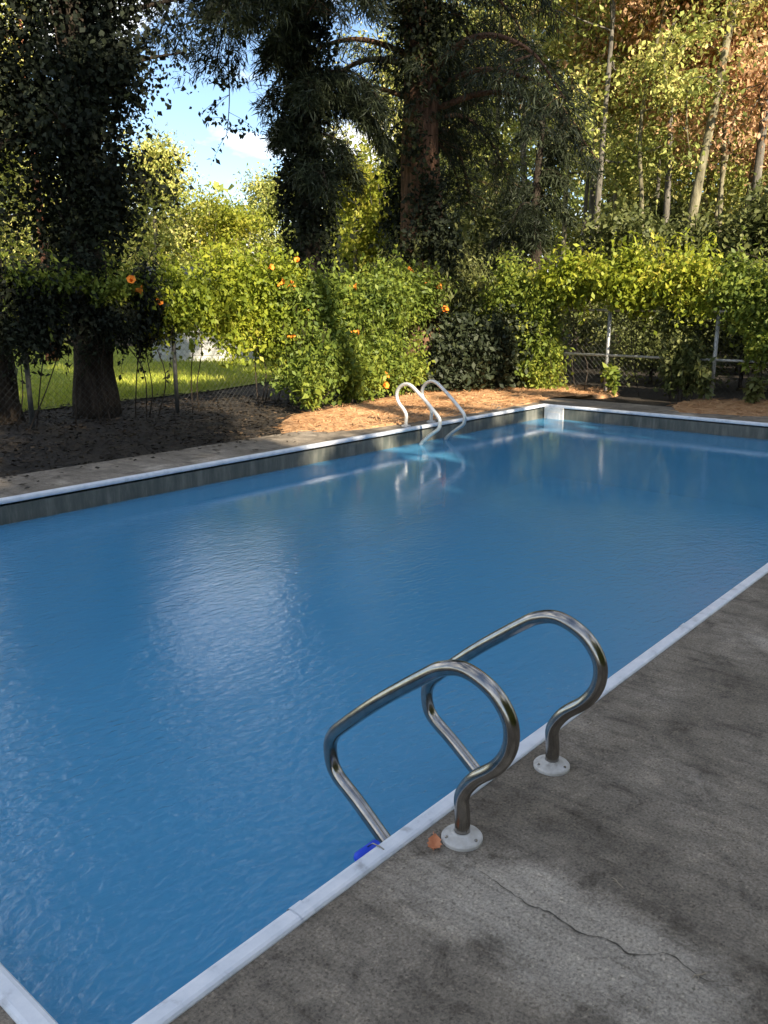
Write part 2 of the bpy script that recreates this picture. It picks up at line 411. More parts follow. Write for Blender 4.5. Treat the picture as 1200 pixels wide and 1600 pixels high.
def frame_tube(pts, rad, seg=8, cap=True):
    pts = np.asarray(pts, float)
    n = len(pts)
    rad = np.broadcast_to(np.asarray(rad, float), (n,))
    T = np.gradient(pts, axis=0)
    T = unit(T)
    ref = np.array([0, 0, 1.0]) if abs(T[0][2]) < 0.9 else np.array([1.0, 0, 0])
    u = unit(np.cross(T[0], ref))
    V, F = [], []
    a = np.linspace(0, 2 * np.pi, seg, endpoint=False)
    for i in range(n):
        u = unit(u - T[i] * (u @ T[i]))
        v = np.cross(T[i], u)
        V.append(pts[i] + rad[i] * (np.cos(a)[:, None] * u + np.sin(a)[:, None] * v))
    V = np.concatenate(V)
    for i in range(n - 1):
        for k in range(seg):
            k2 = (k + 1) % seg
            F.append((i * seg + k, i * seg + k2, (i + 1) * seg + k2, (i + 1) * seg + k))
    if cap:
        F.append(tuple(range(seg))[::-1])
        F.append(tuple((n - 1) * seg + k for k in range(seg)))
    return V, F

class MB:
    def __init__(s):
        s.V, s.F, s.n = [], [], 0
    def add(s, V, F):
        V = np.asarray(V, float)
        s.V.append(V)
        s.F += [tuple(i + s.n for i in f) for f in F]
        s.n += len(V)
    def tube(s, pts, rad, seg=8):
        s.add(*frame_tube(pts, rad, seg))
    def box(s, a, b):
        (x0, y0, z0), (x1, y1, z1) = a, b
        V = [(x0, y0, z0), (x1, y0, z0), (x1, y1, z0), (x0, y1, z0), (x0, y0, z1), (x1, y0, z1), (x1, y1, z1), (x0, y1, z1)]
        s.add(V, [(3, 2, 1, 0), (4, 5, 6, 7), (0, 1, 5, 4), (1, 2, 6, 5), (2, 3, 7, 6), (3, 0, 4, 7)])
    def lathe(s, prof, c, seg=24):
        a = np.linspace(0, 2 * np.pi, seg, endpoint=False)
        V = []
        for r, z in prof:
            V.append(np.stack([c[0] + r * np.cos(a), c[1] + r * np.sin(a), np.full(seg, c[2] + z)], 1))
        F = []
        for i in range(len(prof) - 1):
            for k in range(seg):
                k2 = (k + 1) % seg
                F.append((i * seg + k, i * seg + k2, (i + 1) * seg + k2, (i + 1) * seg + k))
        s.add(np.concatenate(V), F)
    def build(s, name, mat, parent=None, smooth=False, loc=None):
        return link_mesh(name, np.concatenate(s.V), s.F, mat, parent, smooth, loc)

def spline(ctrl, per=8):
    P = np.asarray(ctrl, float)
    P = np.vstack([2 * P[0] - P[1], P, 2 * P[-1] - P[-2]])
    out = []
    for i in range(1, len(P) - 2):
        for t in np.linspace(0, 1, per, endpoint=False):
            a, b, c, d = P[i - 1], P[i], P[i + 1], P[i + 2]
            out.append(0.5 * (2 * b + (c - a) * t + (2 * a - 5 * b + 4 * c - d) * t * t + (3 * b - a - 3 * c + d) * t ** 3))
    out.append(P[-2])
    return np.array(out)

def thing(name, label, cat, loc=(0, 0, 0), rz=0.0, group=None):
    o = bpy.data.objects.new(name, None)
    o.empty_display_size = 0.2
    C.objects.link(o)
    o.location = loc
    o.rotation_euler = (0, 0, rz)
    return tag(o, label, cat, group)

def tag(o, label, cat, group=None):
    o['label'] = label
    o['category'] = cat
    if group:
        o['group'] = group
    return o

def struct(o):
    o['kind'] = 'structure'
    return o

def stuff(o):
    o['kind'] = 'stuff'
    return o

def dup(root, loc, rz, scale, label, group=None):
    r = root.copy()
    C.objects.link(r)
    r.location = loc
    r.rotation_euler = (0, 0, rz)
    r.scale = scale if hasattr(scale, '__len__') else (scale,) * 3
    r['label'] = label
    if group:
        r['group'] = group
    for ch in list(root.children):
        c = ch.copy()
        C.objects.link(c)
        c.parent = r
        for g in ch.children:
            d = g.copy()
            C.objects.link(d)
            d.parent = c
    return r

FW = np.array([math.cos(TH), math.sin(TH)])
RT = np.array([math.sin(TH), -math.cos(TH)])
def bearing(u, depth):
    """ground point seen on the bearing of column u (of 1200) at a distance in front of the viewer"""
    k = (u - 600) / 1313 * 0.9702 * 1.063
    xy = FW * depth + RT * depth * k
    return (xy[0], xy[1], 0.0)

# ---------------------------------------------------------------- ground and deck
X0, X1, Y0, Y1 = 0.62, 10.82, 1.30, 6.21     # pool opening (centre line of the coping)
ZW = -0.19                                      # water level
def sheet_with_hole(name, outer, hole, z, mat, step):
    """flat ring of cells between an outer rectangle and a rectangular hole"""
    (ax, ay, bx, by), (cx, cy, dx, dy) = outer, hole
    mb = MB()
    for (x0, y0, x1, y1) in ((ax, ay, bx, cy), (ax, dy, bx, by), (ax, cy, cx, dy), (dx, cy, bx, dy)):
        mb.add([(x0, y0, z), (x1, y0, z), (x1, y1, z), (x0, y1, z)], [(0, 1, 2, 3)])
    return mb.build(name, mat)
hole = (X0 - 0.028, Y0 - 0.028, X1 + 0.028, Y1 + 0.028)
mb = MB()
DECK = (-7, -7, 11.75, 7.05)
for (x0, y0, x1, y1) in ((DECK[0], DECK[1], DECK[2], hole[1]), (DECK[0], hole[3], DECK[2], DECK[3]), (DECK[0], hole[1], hole[0], hole[3]), (hole[2], hole[1], DECK[2], hole[3])):
    mb.add([(x0, y0, 0), (x1, y0, 0), (x1, y1, 0), (x0, y1, 0)], [(0, 1, 2, 3)])
# slab edge
ax, ay, bx, by = DECK
mb.add([(ax, ay, 0), (bx, ay, 0), (bx, by, 0), (ax, by, 0), (ax, ay, -0.15), (bx, ay, -0.15), (bx, by, -0.15), (ax, by, -0.15)],
       [(0, 4, 5, 1), (1, 5, 6, 2), (2, 6, 7, 3), (3, 7, 4, 0)])
deck = struct(mb.build('pool_deck', M['concrete']))

# ground round the deck out to the horizon (with a hole for the deck and pool)
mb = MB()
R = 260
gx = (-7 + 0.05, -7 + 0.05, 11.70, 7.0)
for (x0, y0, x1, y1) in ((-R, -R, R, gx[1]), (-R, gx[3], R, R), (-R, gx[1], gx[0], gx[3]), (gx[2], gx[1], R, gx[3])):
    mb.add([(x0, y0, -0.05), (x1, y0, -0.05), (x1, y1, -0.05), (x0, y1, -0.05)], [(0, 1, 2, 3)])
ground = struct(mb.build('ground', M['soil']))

rng = np.random.default_rng(7)
def patch(name, outline, z0, mat, hump=0.02, n=34, seed=1):
    """low uneven patch of ground: a fan of rings inside a wavy outline"""
    r = np.random.default_rng(seed)
    O = np.asarray(outline, float)
    closed = spline(np.vstack([O, O[:1]]), 8)[:-1]
    c = O.mean(0)
    V, F = [], []
    rings = [1.0, 0.97, 0.9, 0.75, 0.55, 0.35, 0.15]
    N = len(closed)
    for k, t in enumerate(rings):
        for p in closed:
            q = c + (p - c) * t
            z = z0 + (0 if k == 0 else hump * (0.6 + 0.8 * r.random()))
            V.append((q[0], q[1], z))
    for k in range(len(rings) - 1):
        for i in range(N):
            j = (i + 1) % N
            F.append((k * N + i, k * N + j, (k + 1) * N + j, (k + 1) * N + i))
    V.append((c[0], c[1], z0 + hump))
    F += [((len(rings) - 1) * N + i, (len(rings) - 1) * N + (i + 1) % N, len(V) - 1) for i in range(N)]
    return link_mesh(name, V, F, mat, smooth=True)

# pine-straw covered soil between the apron and the fence
BED = [(6.55, 7.2), (6.8, 6.72), (7.6, 6.52), (9.0, 6.44), (10.6, 6.40), (11.9, 6.55), (12.5, 6.1), (13.4, 6.3), (13.8, 7.6), (13.0, 8.6), (10.6, 8.6), (8.8, 8.3), (7.4, 8.05)]
struct(patch('straw_covered_soil', BED, -0.045, M['straw_bed'], 0.052, seed=3))
BED2 = [(11.2, 4.4), (11.5, 3.2), (11.6, 1.5), (12.5, 0.6), (13.6, 1.5), (13.6, 3.6), (12.9, 4.7), (12.0, 4.8)]
struct(patch('straw_covered_soil', BED2, -0.045, M['straw_bed'], 0.053, seed=4))

def inside(P, poly):
    x, y = P[:, 0], P[:, 1]
    c = np.zeros(len(P), bool)
    j = len(poly) - 1
    for i in range(len(poly)):
        xi, yi = poly[i]; xj, yj = poly[j]
        c ^= ((yi > y) != (yj > y)) & (x < (xj - xi) * (y - yi) / (yj - yi + 1e-12) + xi)
        j = i
    return c

# lawn beyond the fence on the left
lw = [(-30, 11.3), (2, 11.1), (6.4, 11.5), (9, 11.7), (12, 12.6), (15, 15), (17, 22), (16, 34), (0, 44), (-30, 44)]
mb = MB()
mb.add([(x, y, -0.03) for x, y in lw], [tuple(range(len(lw)))])
struct(mb.build('lawn', M['lawn']))
P = np.stack([rng.uniform(-2, 15, 60000), 11.2 + rng.gamma(1.2, 3.2, 60000), np.full(60000, -0.03)], 1)
keep = inside(P, lw) & (P[:, 1] < 30)
P = P[keep]
gr = quads_mesh('grass', leaves(rng, P, 0.10, droop=-1.4, wide=0.12), M['grass'])
stuff(link('grass', gr))

# scattered litter
P = np.stack([rng.uniform(5.5, 14.3, 60000), rng.uniform(0.5, 9.9, 60000), rng.uniform(0.0, 0.035, 60000)], 1)
P = P[inside(P, BED) | inside(P, BED2)][:30000]
stuff(link('pine_straw', quads_mesh('pine_straw', leaves(rng, P, 0.13, droop=0.0, wide=0.07, axis=None) * np.array([1, 1, 0.25]) + np.array([0, 0, 0.012]), M['straw'])))
P = np.stack([rng.uniform(0.5, 9.0, 16000), 7.15 + 4.6 * rng.random(16000), rng.uniform(-0.045, -0.01, 16000)], 1)
P = P[~inside(P, BED)]
lv = leaves(rng, P, 0.055, droop=0.0, wide=0.6)
lv[:, :, 2] = -0.04 + (lv[:, :, 2] - lv[:, :1, 2]) * 0.35 + 0.02
P2 = np.stack([rng.uniform(1.0, 11.0, 420), 7.1 - rng.exponential(0.22, 420), np.zeros(420)], 1)
P2 = P2[P2[:, 1] > 6.3]
lv2 = leaves(rng, P2, 0.055, droop=0.0, wide=0.55)
lv2[:, :, 2] = 0.012 + (lv2[:, :, 2] - lv2[:, :1, 2]) * 0.2
lv = np.concatenate([lv, lv2])
stuff(link('leaf_litter', quads_mesh('leaf_litter', lv, M['litter'])))

# ---------------------------------------------------------------- pool
mb = MB()
x0, x1, y0, y1, zb = X0 + 0.012, X1 - 0.012, Y0 + 0.012, Y1 - 0.012, -1.45
V = [(x0, y0, -0.02), (x1, y0, -0.02), (x1, y1, -0.02), (x0, y1, -0.02), (x0, y0, zb), (x1, y0, zb + .4), (x1, y1, zb + .4), (x0, y1, zb)]
mb.add(V, [(0, 1, 5, 4), (1, 2, 6, 5), (2, 3, 7, 6), (3, 0, 4, 7), (4, 5, 6, 7)])
struct(mb.build('pool_shell', M['liner']))
mb = MB()
nx, ny = 60, 30
gxs = np.linspace(x0, x1, nx); gys = np.linspace(y0, y1, ny)
V = [(x, y, ZW) for y in gys for x in gxs]
F = [(j * nx + i, j * nx + i + 1, (j + 1) * nx + i + 1, (j + 1) * nx + i) for j in range(ny - 1) for i in range(nx - 1)]
mb.add(V, F)
struct(mb.build('water', M['water']))
# coping: rounded vinyl lip swept round the opening, mitred at the corners
prof = [(-0.030, -0.02), (-0.030, 0.004), (-0.026, 0.010), (-0.018, 0.013), (0.010, 0.013), (0.020, 0.010), (0.026, 0.002), (0.027, -0.012), (0.022, -0.026), (0.012, -0.030), (0.012, -0.045)]
V, F = [], []
for d, z in prof:
    V += [(X0 + d, Y0 + d, z), (X1 - d, Y0 + d, z), (X1 - d, Y1 - d, z), (X0 + d, Y1 - d, z)]
for i in range(len(prof) - 1):
    for k in range(4):
        k2 = (k + 1) % 4
        F.append((i * 4 + k, i * 4 + k2, (i + 1) * 4 + k2, (i + 1) * 4 + k))
struct(link_mesh('pool_coping', V, F, M['coping']))

cop = bpy.data.objects['pool_coping']
jm = None
for (x, y, a) in [(X0 + k, Y0, 0) for k in (0.58, 3.02, 5.46, 7.9)] + [(X0 + k, Y1, math.pi) for k in (1.2, 3.65, 6.1, 8.55)] + [(X0, Y0 + 2.45, -math.pi / 2), (X1, Y0 + 2.45, math.pi / 2)]:
    if jm is None:
        pr = [(d * 1.08, z + 0.0025) for d, z in prof[1:9]]
        jV = [(sx2, d, z) for sx2 in (-0.02, 0.02) for d, z in pr]
        k_ = len(pr)
        jF = [(i, i + 1, k_ + i + 1, k_ + i) for i in range(k_ - 1)]
        o = link_mesh('joint_cover', jV, jF, M['coping'], cop)
        jm = o.data
    else:
        o = link('joint_cover', jm, cop)
    o.location = (x, y, 0)
    o.rotation_euler = (0, 0, a)
# skimmer plate on the far wall beside the corner
t = thing('skimmer', 'white plastic skimmer plate on the far pool wall beside the corner', 'skimmer', (X1 - 0.012, 6.03, -0.19))
mb = MB(); mb.box((-0.035, -0.15, -0.06), (0.0, 0.15, 0.165)); mb.build('face_plate', M['plastic'], t)
mb = MB(); mb.box((-0.041, -0.10, 0.0), (-0.0352, 0.10, 0.09)); mb.build('weir_flap', M['tread'], t)

# crack in the deck
cp = spline([(1.61, 1.06), (1.603, 0.98), (1.588, 0.90), (1.594, 0.84), (1.583, 0.76), (1.606, 0.68), (1.60, 0.62), (1.652, 0.56), (1.63, 0.47), (1.66, 0.40)], 5)
r_ = random.Random(5)
V, F = [], []
for i, (x, y) in enumerate(cp):
    w = (0.0006 + 0.0016 * r_.random()) * (0.3 + 1.2 * math.sin(math.pi * i / (len(cp) - 1)))
    j = r_.uniform(-0.004, 0.004)
    V += [(x - w + j, y, 0.0025), (x + w + j, y, 0.0025)]
F = [(2 * i, 2 * i + 1, 2 * i + 3, 2 * i + 2) for i in range(len(cp) - 1)]
link_mesh('crack', V, F, M['crackfill'], deck)

# ---------------------------------------------------------------- ladders
RAIL = [(0.0, 0.0), (0.0, 0.07), (0.003, 0.135), (-0.035, 0.20), (-0.105, 0.265), (-0.142, 0.335), (-0.138, 0.41), (-0.085, 0.475), (0.0, 0.507), (0.072, 0.492), (0.14, 0.448), (0.31, 0.315),
        (0.455, 0.185), (0.492, 0.145), (0.508, 0.105), (0.503, 0.05), (0.478, 0.008), (0.40, -0.045), (0.30, -0.12), (0.245, -0.165), (0.222, -0.215), (0.215, -0.32), (0.215, -0.7), (0.215, -1.05)]
def ladder(name, label, loc, rz, mat, bumper):
    t = thing(name, label, 'pool ladder', loc, rz)
    for s in (-0.247, 0.247):
        mb = MB()
        mb.tube(spline([(s, y, z) for y, z in RAIL], 6), 0.0218, 14)
        mb.build('rail', mat, t, True)
        mb = MB()
        mb.lathe([(0.058, 0.0005), (0.058, 0.009), (0.054, 0.014), (0.042, 0.018), (0.030, 0.023), (0.025, 0.027), (0.0219, 0.027)], (s, 0, 0), 28)
        fl = mb.build('flange', M['flange'], t, False)
        for a_ in (0.5, 2.6, 4.7):
            mb = MB(); mb.lathe([(0.0045, 0.014), (0.0045, 0.0185), (0.003, 0.020), (0.0002, 0.020)], (s + 0.047 * math.cos(a_), 0.047 * math.sin(a_), 0), 8)
            mb.build('screw', mat, fl)
    for z in (-0.42, -0.70, -0.98):
        mb = MB()
        mb.box((-0.226, 0.165, z), (0.226, 0.262, z + 0.022))
        mb.box((-0.226, 0.17, z - 0.03), (0.226, 0.182, z))
        mb.build('tread', M['tread'], t)
    if bumper:
        mb = MB()
        mb.tube([(-0.247 + 0.0, 0.145, -0.175), (-0.247, 0.205, -0.175)], [0.032, 0.03], 14)
        mb.build('bumper', M['blue'], t, True)
    return t
ladder('pool_ladder', 'polished stainless pool ladder with looped handrails on the near deck edge', (1.943, 1.170, 0.0), 0.0, M['steel'], False)
ladder('pool_ladder', 'whitish pool ladder with looped handrails across the water under the hedge', (8.03, 6.335, 0.0), math.pi, M['steel_far'], False)

t = thing('float', 'bright blue plastic float clipped inside the white coping left of the near ladder', 'pool float', (1.505, 1.352, -0.022), 0.0)
mb = MB(); mb.tube([(-.048, 0, 0), (-.043, 0, 0), (-.036, 0, 0), (.036, 0, 0), (.043, 0, 0), (.048, 0, 0)], [.004, .013, .0175, .0175, .013, .004], 14); mb.build('body', M['blue'], t, True)
mb = MB(); mb.tube([(0, .0, .016), (0, -.02, .036), (0, -.045, .0375), (0, -.06, .034)], .0022, 6); mb.build('clip', M['steel'], t, True)
# ---------------------------------------------------------------- small things on the deck
t = thing('fallen_leaf', 'curled orange pink fallen leaf beside the near ladder flange', 'leaf', (1.615, 1.205, 0.006), 0.6)
V = []
for i, a in enumerate(np.linspace(-1, 1, 9)):
    w = 0.021 * (1 - a * a) ** 0.6 * (1 if i % 2 == 0 else 0.72) + 0.0006
    V += [(a * 0.034, -w, 0.006 + 0.010 * a * a), (a * 0.034, 0, 0.002 + 0.008 * a * a), (a * 0.034, w, 0.007 + 0.008 * a * a)]
F = []
for i in range(8):
    F += [(3 * i, 3 * i + 1, 3 * i + 4, 3 * i + 3), (3 * i + 1, 3 * i + 2, 3 * i + 5, 3 * i + 4)]
link_mesh('blade', V, F, M['leaf_dry'], t, True)
mb = MB(); mb.tube([(0.030, 0, 0.009), (0.048, 0.006, 0.006), (0.062, 0.004, 0.001)], [0.0012, 0.001, 0.0008], 5); mb.build('stalk', M['leaf_dry'], t)
def twig(label, loc, rz, L):
    mb = MB()
    mb.tube([(-L, 0, 0.003), (-L * 0.2, 0.002, 0.004), (L * 0.4, -0.002, 0.003), (L, 0.003, 0.003)], [0.0008, 0.0014, 0.0013, 0.0007], 5)
    mb.tube([(L * 0.1, 0, 0.003), (L * 0.35, 0.008, 0.004), (L * 0.5, 0.011, 0.003)], [0.001, 0.0008, 0.0005], 5)
    o = mb.build('twig', M['twig'], None, loc=loc)
    o.rotation_euler = (0, 0, rz)
    tag(o, label, 'twig', 'twigs on the deck')
twig('small pale twig lying on the deck below the far flange of the near ladder', (1.807, 0.76, 0), 1.1, 0.022)
twig('small pale twig on the deck at the end of the crack', (1.637, 0.486, 0), 2.6, 0.020)

# ---------------------------------------------------------------- fences
def fence(name, label, p0, p1, height, post_mats, posts, mid, wire='galv'):
    p0 = np.array(p0, float); p1 = np.array(p1, float)
    L = np.linalg.norm(p1 - p0)
    t = thing(name, label, 'fence', (p0[0], p0[1], 0), math.atan2(p1[1] - p0[1], p1[0] - p0[0]), 'chain link fences round the pool yard')
    for s, mt in posts:
        mb = MB(); mb.tube([(s, 0, -0.1), (s, 0, height + 0.03)], 0.03, 10); p = mb.build('post', M[mt], t, True)
        mb = MB(); mb.lathe([(0.034, height + 0.02), (0.034, height + 0.035), (0.02, height + 0.06), (0.001, height + 0.066)], (s, 0, 0), 10); mb.build('post_cap', M[mt], p)
    mb = MB(); mb.tube([(0, 0.0, height - 0.02), (L, 0, height - 0.02)], 0.021, 8); mb.build('top_rail', M[post_mats], t, True)
    if mid:
        mb = MB(); mb.tube([(0, 0.0, mid), (L, 0, mid)], 0.02, 8); mb.build('middle_rail', M[post_mats], t, True)
    mb = MB()
    H = height - 0.03
    k = -H
    y = -0.035
    while k < L:
        for sg in (1, -1):
            a, b = (k, k + H)
            z0, z1 = (0.0, H) if sg > 0 else (H, 0.0)
            if a < 0:
                f = -a / H; z0 = z0 + (z1 - z0) * f; a = 0
            if b > L:
                f = (b - L) / H; z1 = z1 - (z1 - (0.0 if sg > 0 else H)) * f if False else (z1 - sg * H * f); b = L
            yy = y - 0.003 * sg
            mb.tube([(a, yy, z0), (b, yy, z1)], 0.0013, 3)
        k += 0.085
    stuff(mb.build('chain_link_mesh', M['darkpost'], t))
    return t
FY, FX, FH = 9.8, 13.05, 1.34
fence('chain_link_fence', 'chain link fence with dark posts under the left hand vines', (1.0, FY), (FX - 0.06, FY), FH, 'darkpost',
      [(0.03, 'darkpost'), (1.9, 'darkpost'), (3.9, 'darkpost'), (6.0, 'darkpost'), (8.2, 'darkpost'), (10.1, 'darkpost')], None, 'darkpost')
fence('chain_link_fence', 'pale galvanised chain link fence with a middle rail behind the far end of the pool', (FX, FY + 0.06), (FX, -2.0), FH, 'galv',
      [(0.03, 'galv'), (1.8, 'galv'), (3.5, 'galv'), (5.25, 'galv'), (7.4, 'galv'), (9.6, 'galv'), (11.7, 'galv')], 0.60)

# ---------------------------------------------------------------- vines and shrubs on the fence
def lump_points(rng, c, r, n, shell=0.55):
    d = unit(rng.normal(size=(n, 3)))
    q = (shell + (1 - shell) * rng.random(n)) ** 0.6
    wob = 1 + 0.22 * np.sin(d[:, 0] * 5 + c[0] * 3) * np.cos(d[:, 1] * 4 + c[1]) + 0.18 * np.sin(d[:, 2] * 7 + c[0])
    return np.array(c) + d * (q * wob)[:, None] * np.array(r)

def strand(rng, p, length, sag, n):
    t = np.linspace(0, 1, n)
    dx, dy = rng.normal(0, 0.12, 2) * length
    P = np.stack([p[0] + dx * t, p[1] + dy * t, p[2] + length * sag * t - 0.15 * length * t * t * (1 if sag > 0 else 0)], 1)
    return P + rng.normal(0, 0.012, P.shape)

def vine(name, label, cat, mat, lumps, seed, size=0.06, hang=0, shoots=0, stem_from=None, group=None, flowers=0, density=1.0, base=None, wide=0.55, droop=0.4):
    rng = np.random.default_rng(seed)
    base = base or (lumps[0][0][0], lumps[0][0][1], -0.05)
    t = thing(name, label, cat, base, 0, group)
    off = np.array(base)
    st = MB()
    P = []
    for c, r, n in lumps:
        # sub-clumps make an uneven outline
        k = max(6, int(n / 260))
        cc = lump_points(rng, c, r, k, 0.35)
        for q in cc:
            f = rng.uniform(0.16, 0.38)
            m_ = int(n * density / k)
            P.append(q + rng.normal(size=(m_, 3)) * np.array([f * min(r[0], .55), f * min(r[1], .55), f * min(r[2], .5)]))
        P.append(lump_points(rng, c, r, int(n * 0.30 * density), 0.2))
        # stems up from the ground
        for j in range(max(2, int(r[0] * 2.2))):
            a = np.array([c[0] + rng.uniform(-.7, .7) * r[0], c[1] + rng.uniform(-.3, .3) * r[1], -0.06])
            b = np.array([c[0] + rng.uniform(-.8, .8) * r[0], c[1] + rng.uniform(-.4, .4) * r[1], c[2] + rng.uniform(-.2, .6) * r[2]])
            m1 = a + (b - a) * .33 + rng.normal(0, 0.07, 3)
            m2 = a + (b - a) * .66 + rng.normal(0, 0.09, 3)
            st.tube(spline([a, m1, m2, b], 4) - off, np.linspace(0.009, 0.004, 13), 5)
        for j in range(hang):
            p = np.array(c) + rng.uniform(-1, 1, 3) * np.array([r[0], r[1] * .8, r[2] * .5])
            ln = rng.uniform(0.2, 0.75) * min(1, p[2])
            s = strand(rng, p, ln, -1, 26)
            P.append(s)
            st.tube(s[::4] - off, 0.003, 4)
        for j in range(shoots):
            p = np.array(c) + np.array([rng.uniform(-1, 1) * r[0], rng.uniform(-.7, .7) * r[1], r[2] * rng.uniform(.6, .95)])
            s = strand(rng, p, rng.uniform(0.2, 0.55), 1, 16)
            P.append(s)
            st.tube(s[::3] - off, 0.003, 4)
    P = np.concatenate(P)
    P[:, 2] = np.where(P[:, 2] < 0.03, 0.03 + rng.random(len(P)) * 0.08, P[:, 2])
    link('foliage', quads_mesh('foliage', leaves(rng, P - off, size, wide=wide, droop=droop), M[mat]), t)
    stuff(st.build('stem', M['bark_dark'], t))
    if flowers:
        fm = MB()
        fm.lathe([(0.006, 0.0), (0.010, 0.02), (0.014, 0.045), (0.034, 0.062)], (0, 0, 0), 6)
        # pick front facing outer points
        pr = P @ np.array([0.55, -0.75, 0.35])
        order = np.argsort(-pr + rng.normal(0, .12, len(pr)))[: max(flowers * 300, 60)]
        me0 = None
        for j in range(flowers):
            q = P[order[rng.integers(len(order))]] - off
            if me0 is None:
                o = fm.build('blossom', M['flower'], t, False)
                me0 = o.data
            else:
                o = link('blossom', me0, t)
            o.location = q + np.array([0.02, -0.05, 0.01])
            o.rotation_euler = (rng.uniform(0.9, 1.7), rng.uniform(-.4, .4), rng.uniform(-.7, .9))
            s = rng.uniform(1.3, 2.2)
            o.scale = (s, s, s)
    return t

GV = 'vines over the fence'
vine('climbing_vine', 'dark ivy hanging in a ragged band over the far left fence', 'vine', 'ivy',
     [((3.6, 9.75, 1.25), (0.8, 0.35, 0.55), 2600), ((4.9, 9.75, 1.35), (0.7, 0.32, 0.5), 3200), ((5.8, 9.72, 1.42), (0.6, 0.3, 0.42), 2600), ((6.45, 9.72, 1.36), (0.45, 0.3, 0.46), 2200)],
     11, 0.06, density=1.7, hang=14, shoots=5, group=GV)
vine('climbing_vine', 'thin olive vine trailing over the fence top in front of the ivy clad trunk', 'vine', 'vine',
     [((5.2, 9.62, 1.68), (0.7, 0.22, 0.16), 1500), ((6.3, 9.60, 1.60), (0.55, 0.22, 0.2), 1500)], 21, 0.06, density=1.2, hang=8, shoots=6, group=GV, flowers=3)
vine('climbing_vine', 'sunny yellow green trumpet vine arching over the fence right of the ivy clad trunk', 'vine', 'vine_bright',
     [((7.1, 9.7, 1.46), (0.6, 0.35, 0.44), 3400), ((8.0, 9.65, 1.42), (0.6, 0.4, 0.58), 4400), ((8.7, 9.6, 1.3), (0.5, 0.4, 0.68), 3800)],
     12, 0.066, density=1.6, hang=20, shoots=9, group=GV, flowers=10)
vine('climbing_vine', 'tall dense green vine reaching the soil left of the far ladder', 'vine', 'vine',
     [((9.1, 9.35, 0.98), (0.65, 0.5, 0.74), 5200), ((9.3, 8.75, 0.5), (0.7, 0.45, 0.52), 2600), ((8.5, 8.6, 0.42), (0.45, 0.35, 0.42), 1100), ((9.6, 9.3, 1.35), (0.6, 0.45, 0.46), 3400)],
     13, 0.066, density=1.7, hang=8, shoots=8, group=GV, flowers=6)
vine('climbing_vine', 'broad leafy vine with orange blossoms behind the far ladder', 'vine', 'vine',
     [((10.4, 9.4, 1.08), (0.75, 0.55, 0.78), 5600), ((10.5, 8.8, 0.55), (0.75, 0.45, 0.55), 2700), ((11.5, 9.5, 1.5), (0.75, 0.5, 0.55), 4200)],
     14, 0.066, density=1.7, hang=8, shoots=8, group=GV, flowers=8)
vine('leafy_shrub', 'rounded olive shrub with drooping leaves at the fence corner', 'shrub', 'shrub',
     [((12.9, 9.6, 1.55), (0.95, 0.8, 0.85), 6500), ((13.5, 9.0, 1.4), (0.6, 0.6, 0.8), 3600), ((12.4, 9.8, 1.9), (0.6, 0.5, 0.5), 2600)],
     15, 0.085, density=1.3, hang=10, shoots=12, wide=0.3, droop=0.7)
vine('leafy_shrub', 'very dark evergreen shrub standing in for the shaded hollow behind the far ladder loops', 'shrub', 'needle',
     [((11.7, 8.35, 0.52), (0.55, 0.5, 0.6), 5200), ((12.4, 8.2, 0.62), (0.5, 0.5, 0.7), 4600), ((12.6, 8.0, 0.85), (0.4, 0.4, 0.5), 2400)],
     16, 0.08)  # dark leaves put where the hedge has only a shaded hollow
vine('climbing_vine', 'leafy vine with bright low leaves at the pool corner end of the fence', 'vine', 'vine',
     [((13.0, 8.0, 1.35), (0.45, 0.7, 0.7), 4600), ((13.0, 7.6, 0.62), (0.4, 0.5, 0.6), 3400), ((12.75, 7.45, 0.4), (0.3, 0.3, 0.35), 1400)],
     17, 0.066, density=1.6, hang=8, shoots=8, group=GV)
vine('climbing_vine', 'vine sprawling along the top rail above the open chain link', 'vine', 'vine_bright',
     [((13.0, 6.9, 1.72), (0.4, 0.55, 0.42), 2800), ((13.1, 6.0, 1.78), (0.45, 0.6, 0.45), 3200), ((13.1, 5.2, 1.75), (0.45, 0.55, 0.42), 2800)],
     18, 0.078, density=1.5, hang=6, shoots=10, group=GV)
vine('climbing_vine', 'narrow olive column of vine hanging beside the pale fence post', 'vine', 'shrub',
     [((12.95, 5.15, 0.95), (0.22, 0.24, 0.62), 2400), ((12.95, 4.95, 0.5), (0.2, 0.18, 0.45), 1000)],
     19, 0.075, hang=5, group=GV)
vine('climbing_vine', 'vine spilling over the fence at the right edge of the view', 'vine', 'vine',
     [((13.05, 4.2, 1.62), (0.4, 0.5, 0.45), 2600), ((13.1, 3.2, 1.6), (0.45, 0.7, 0.5), 3600), ((13.1, 2.0, 1.5), (0.45, 0.8, 0.5), 3200), ((12.9, 3.95, 0.9), (0.2, 0.22, 0.4), 700)],
     20, 0.07, density=1.5, hang=6, shoots=8, group=GV)
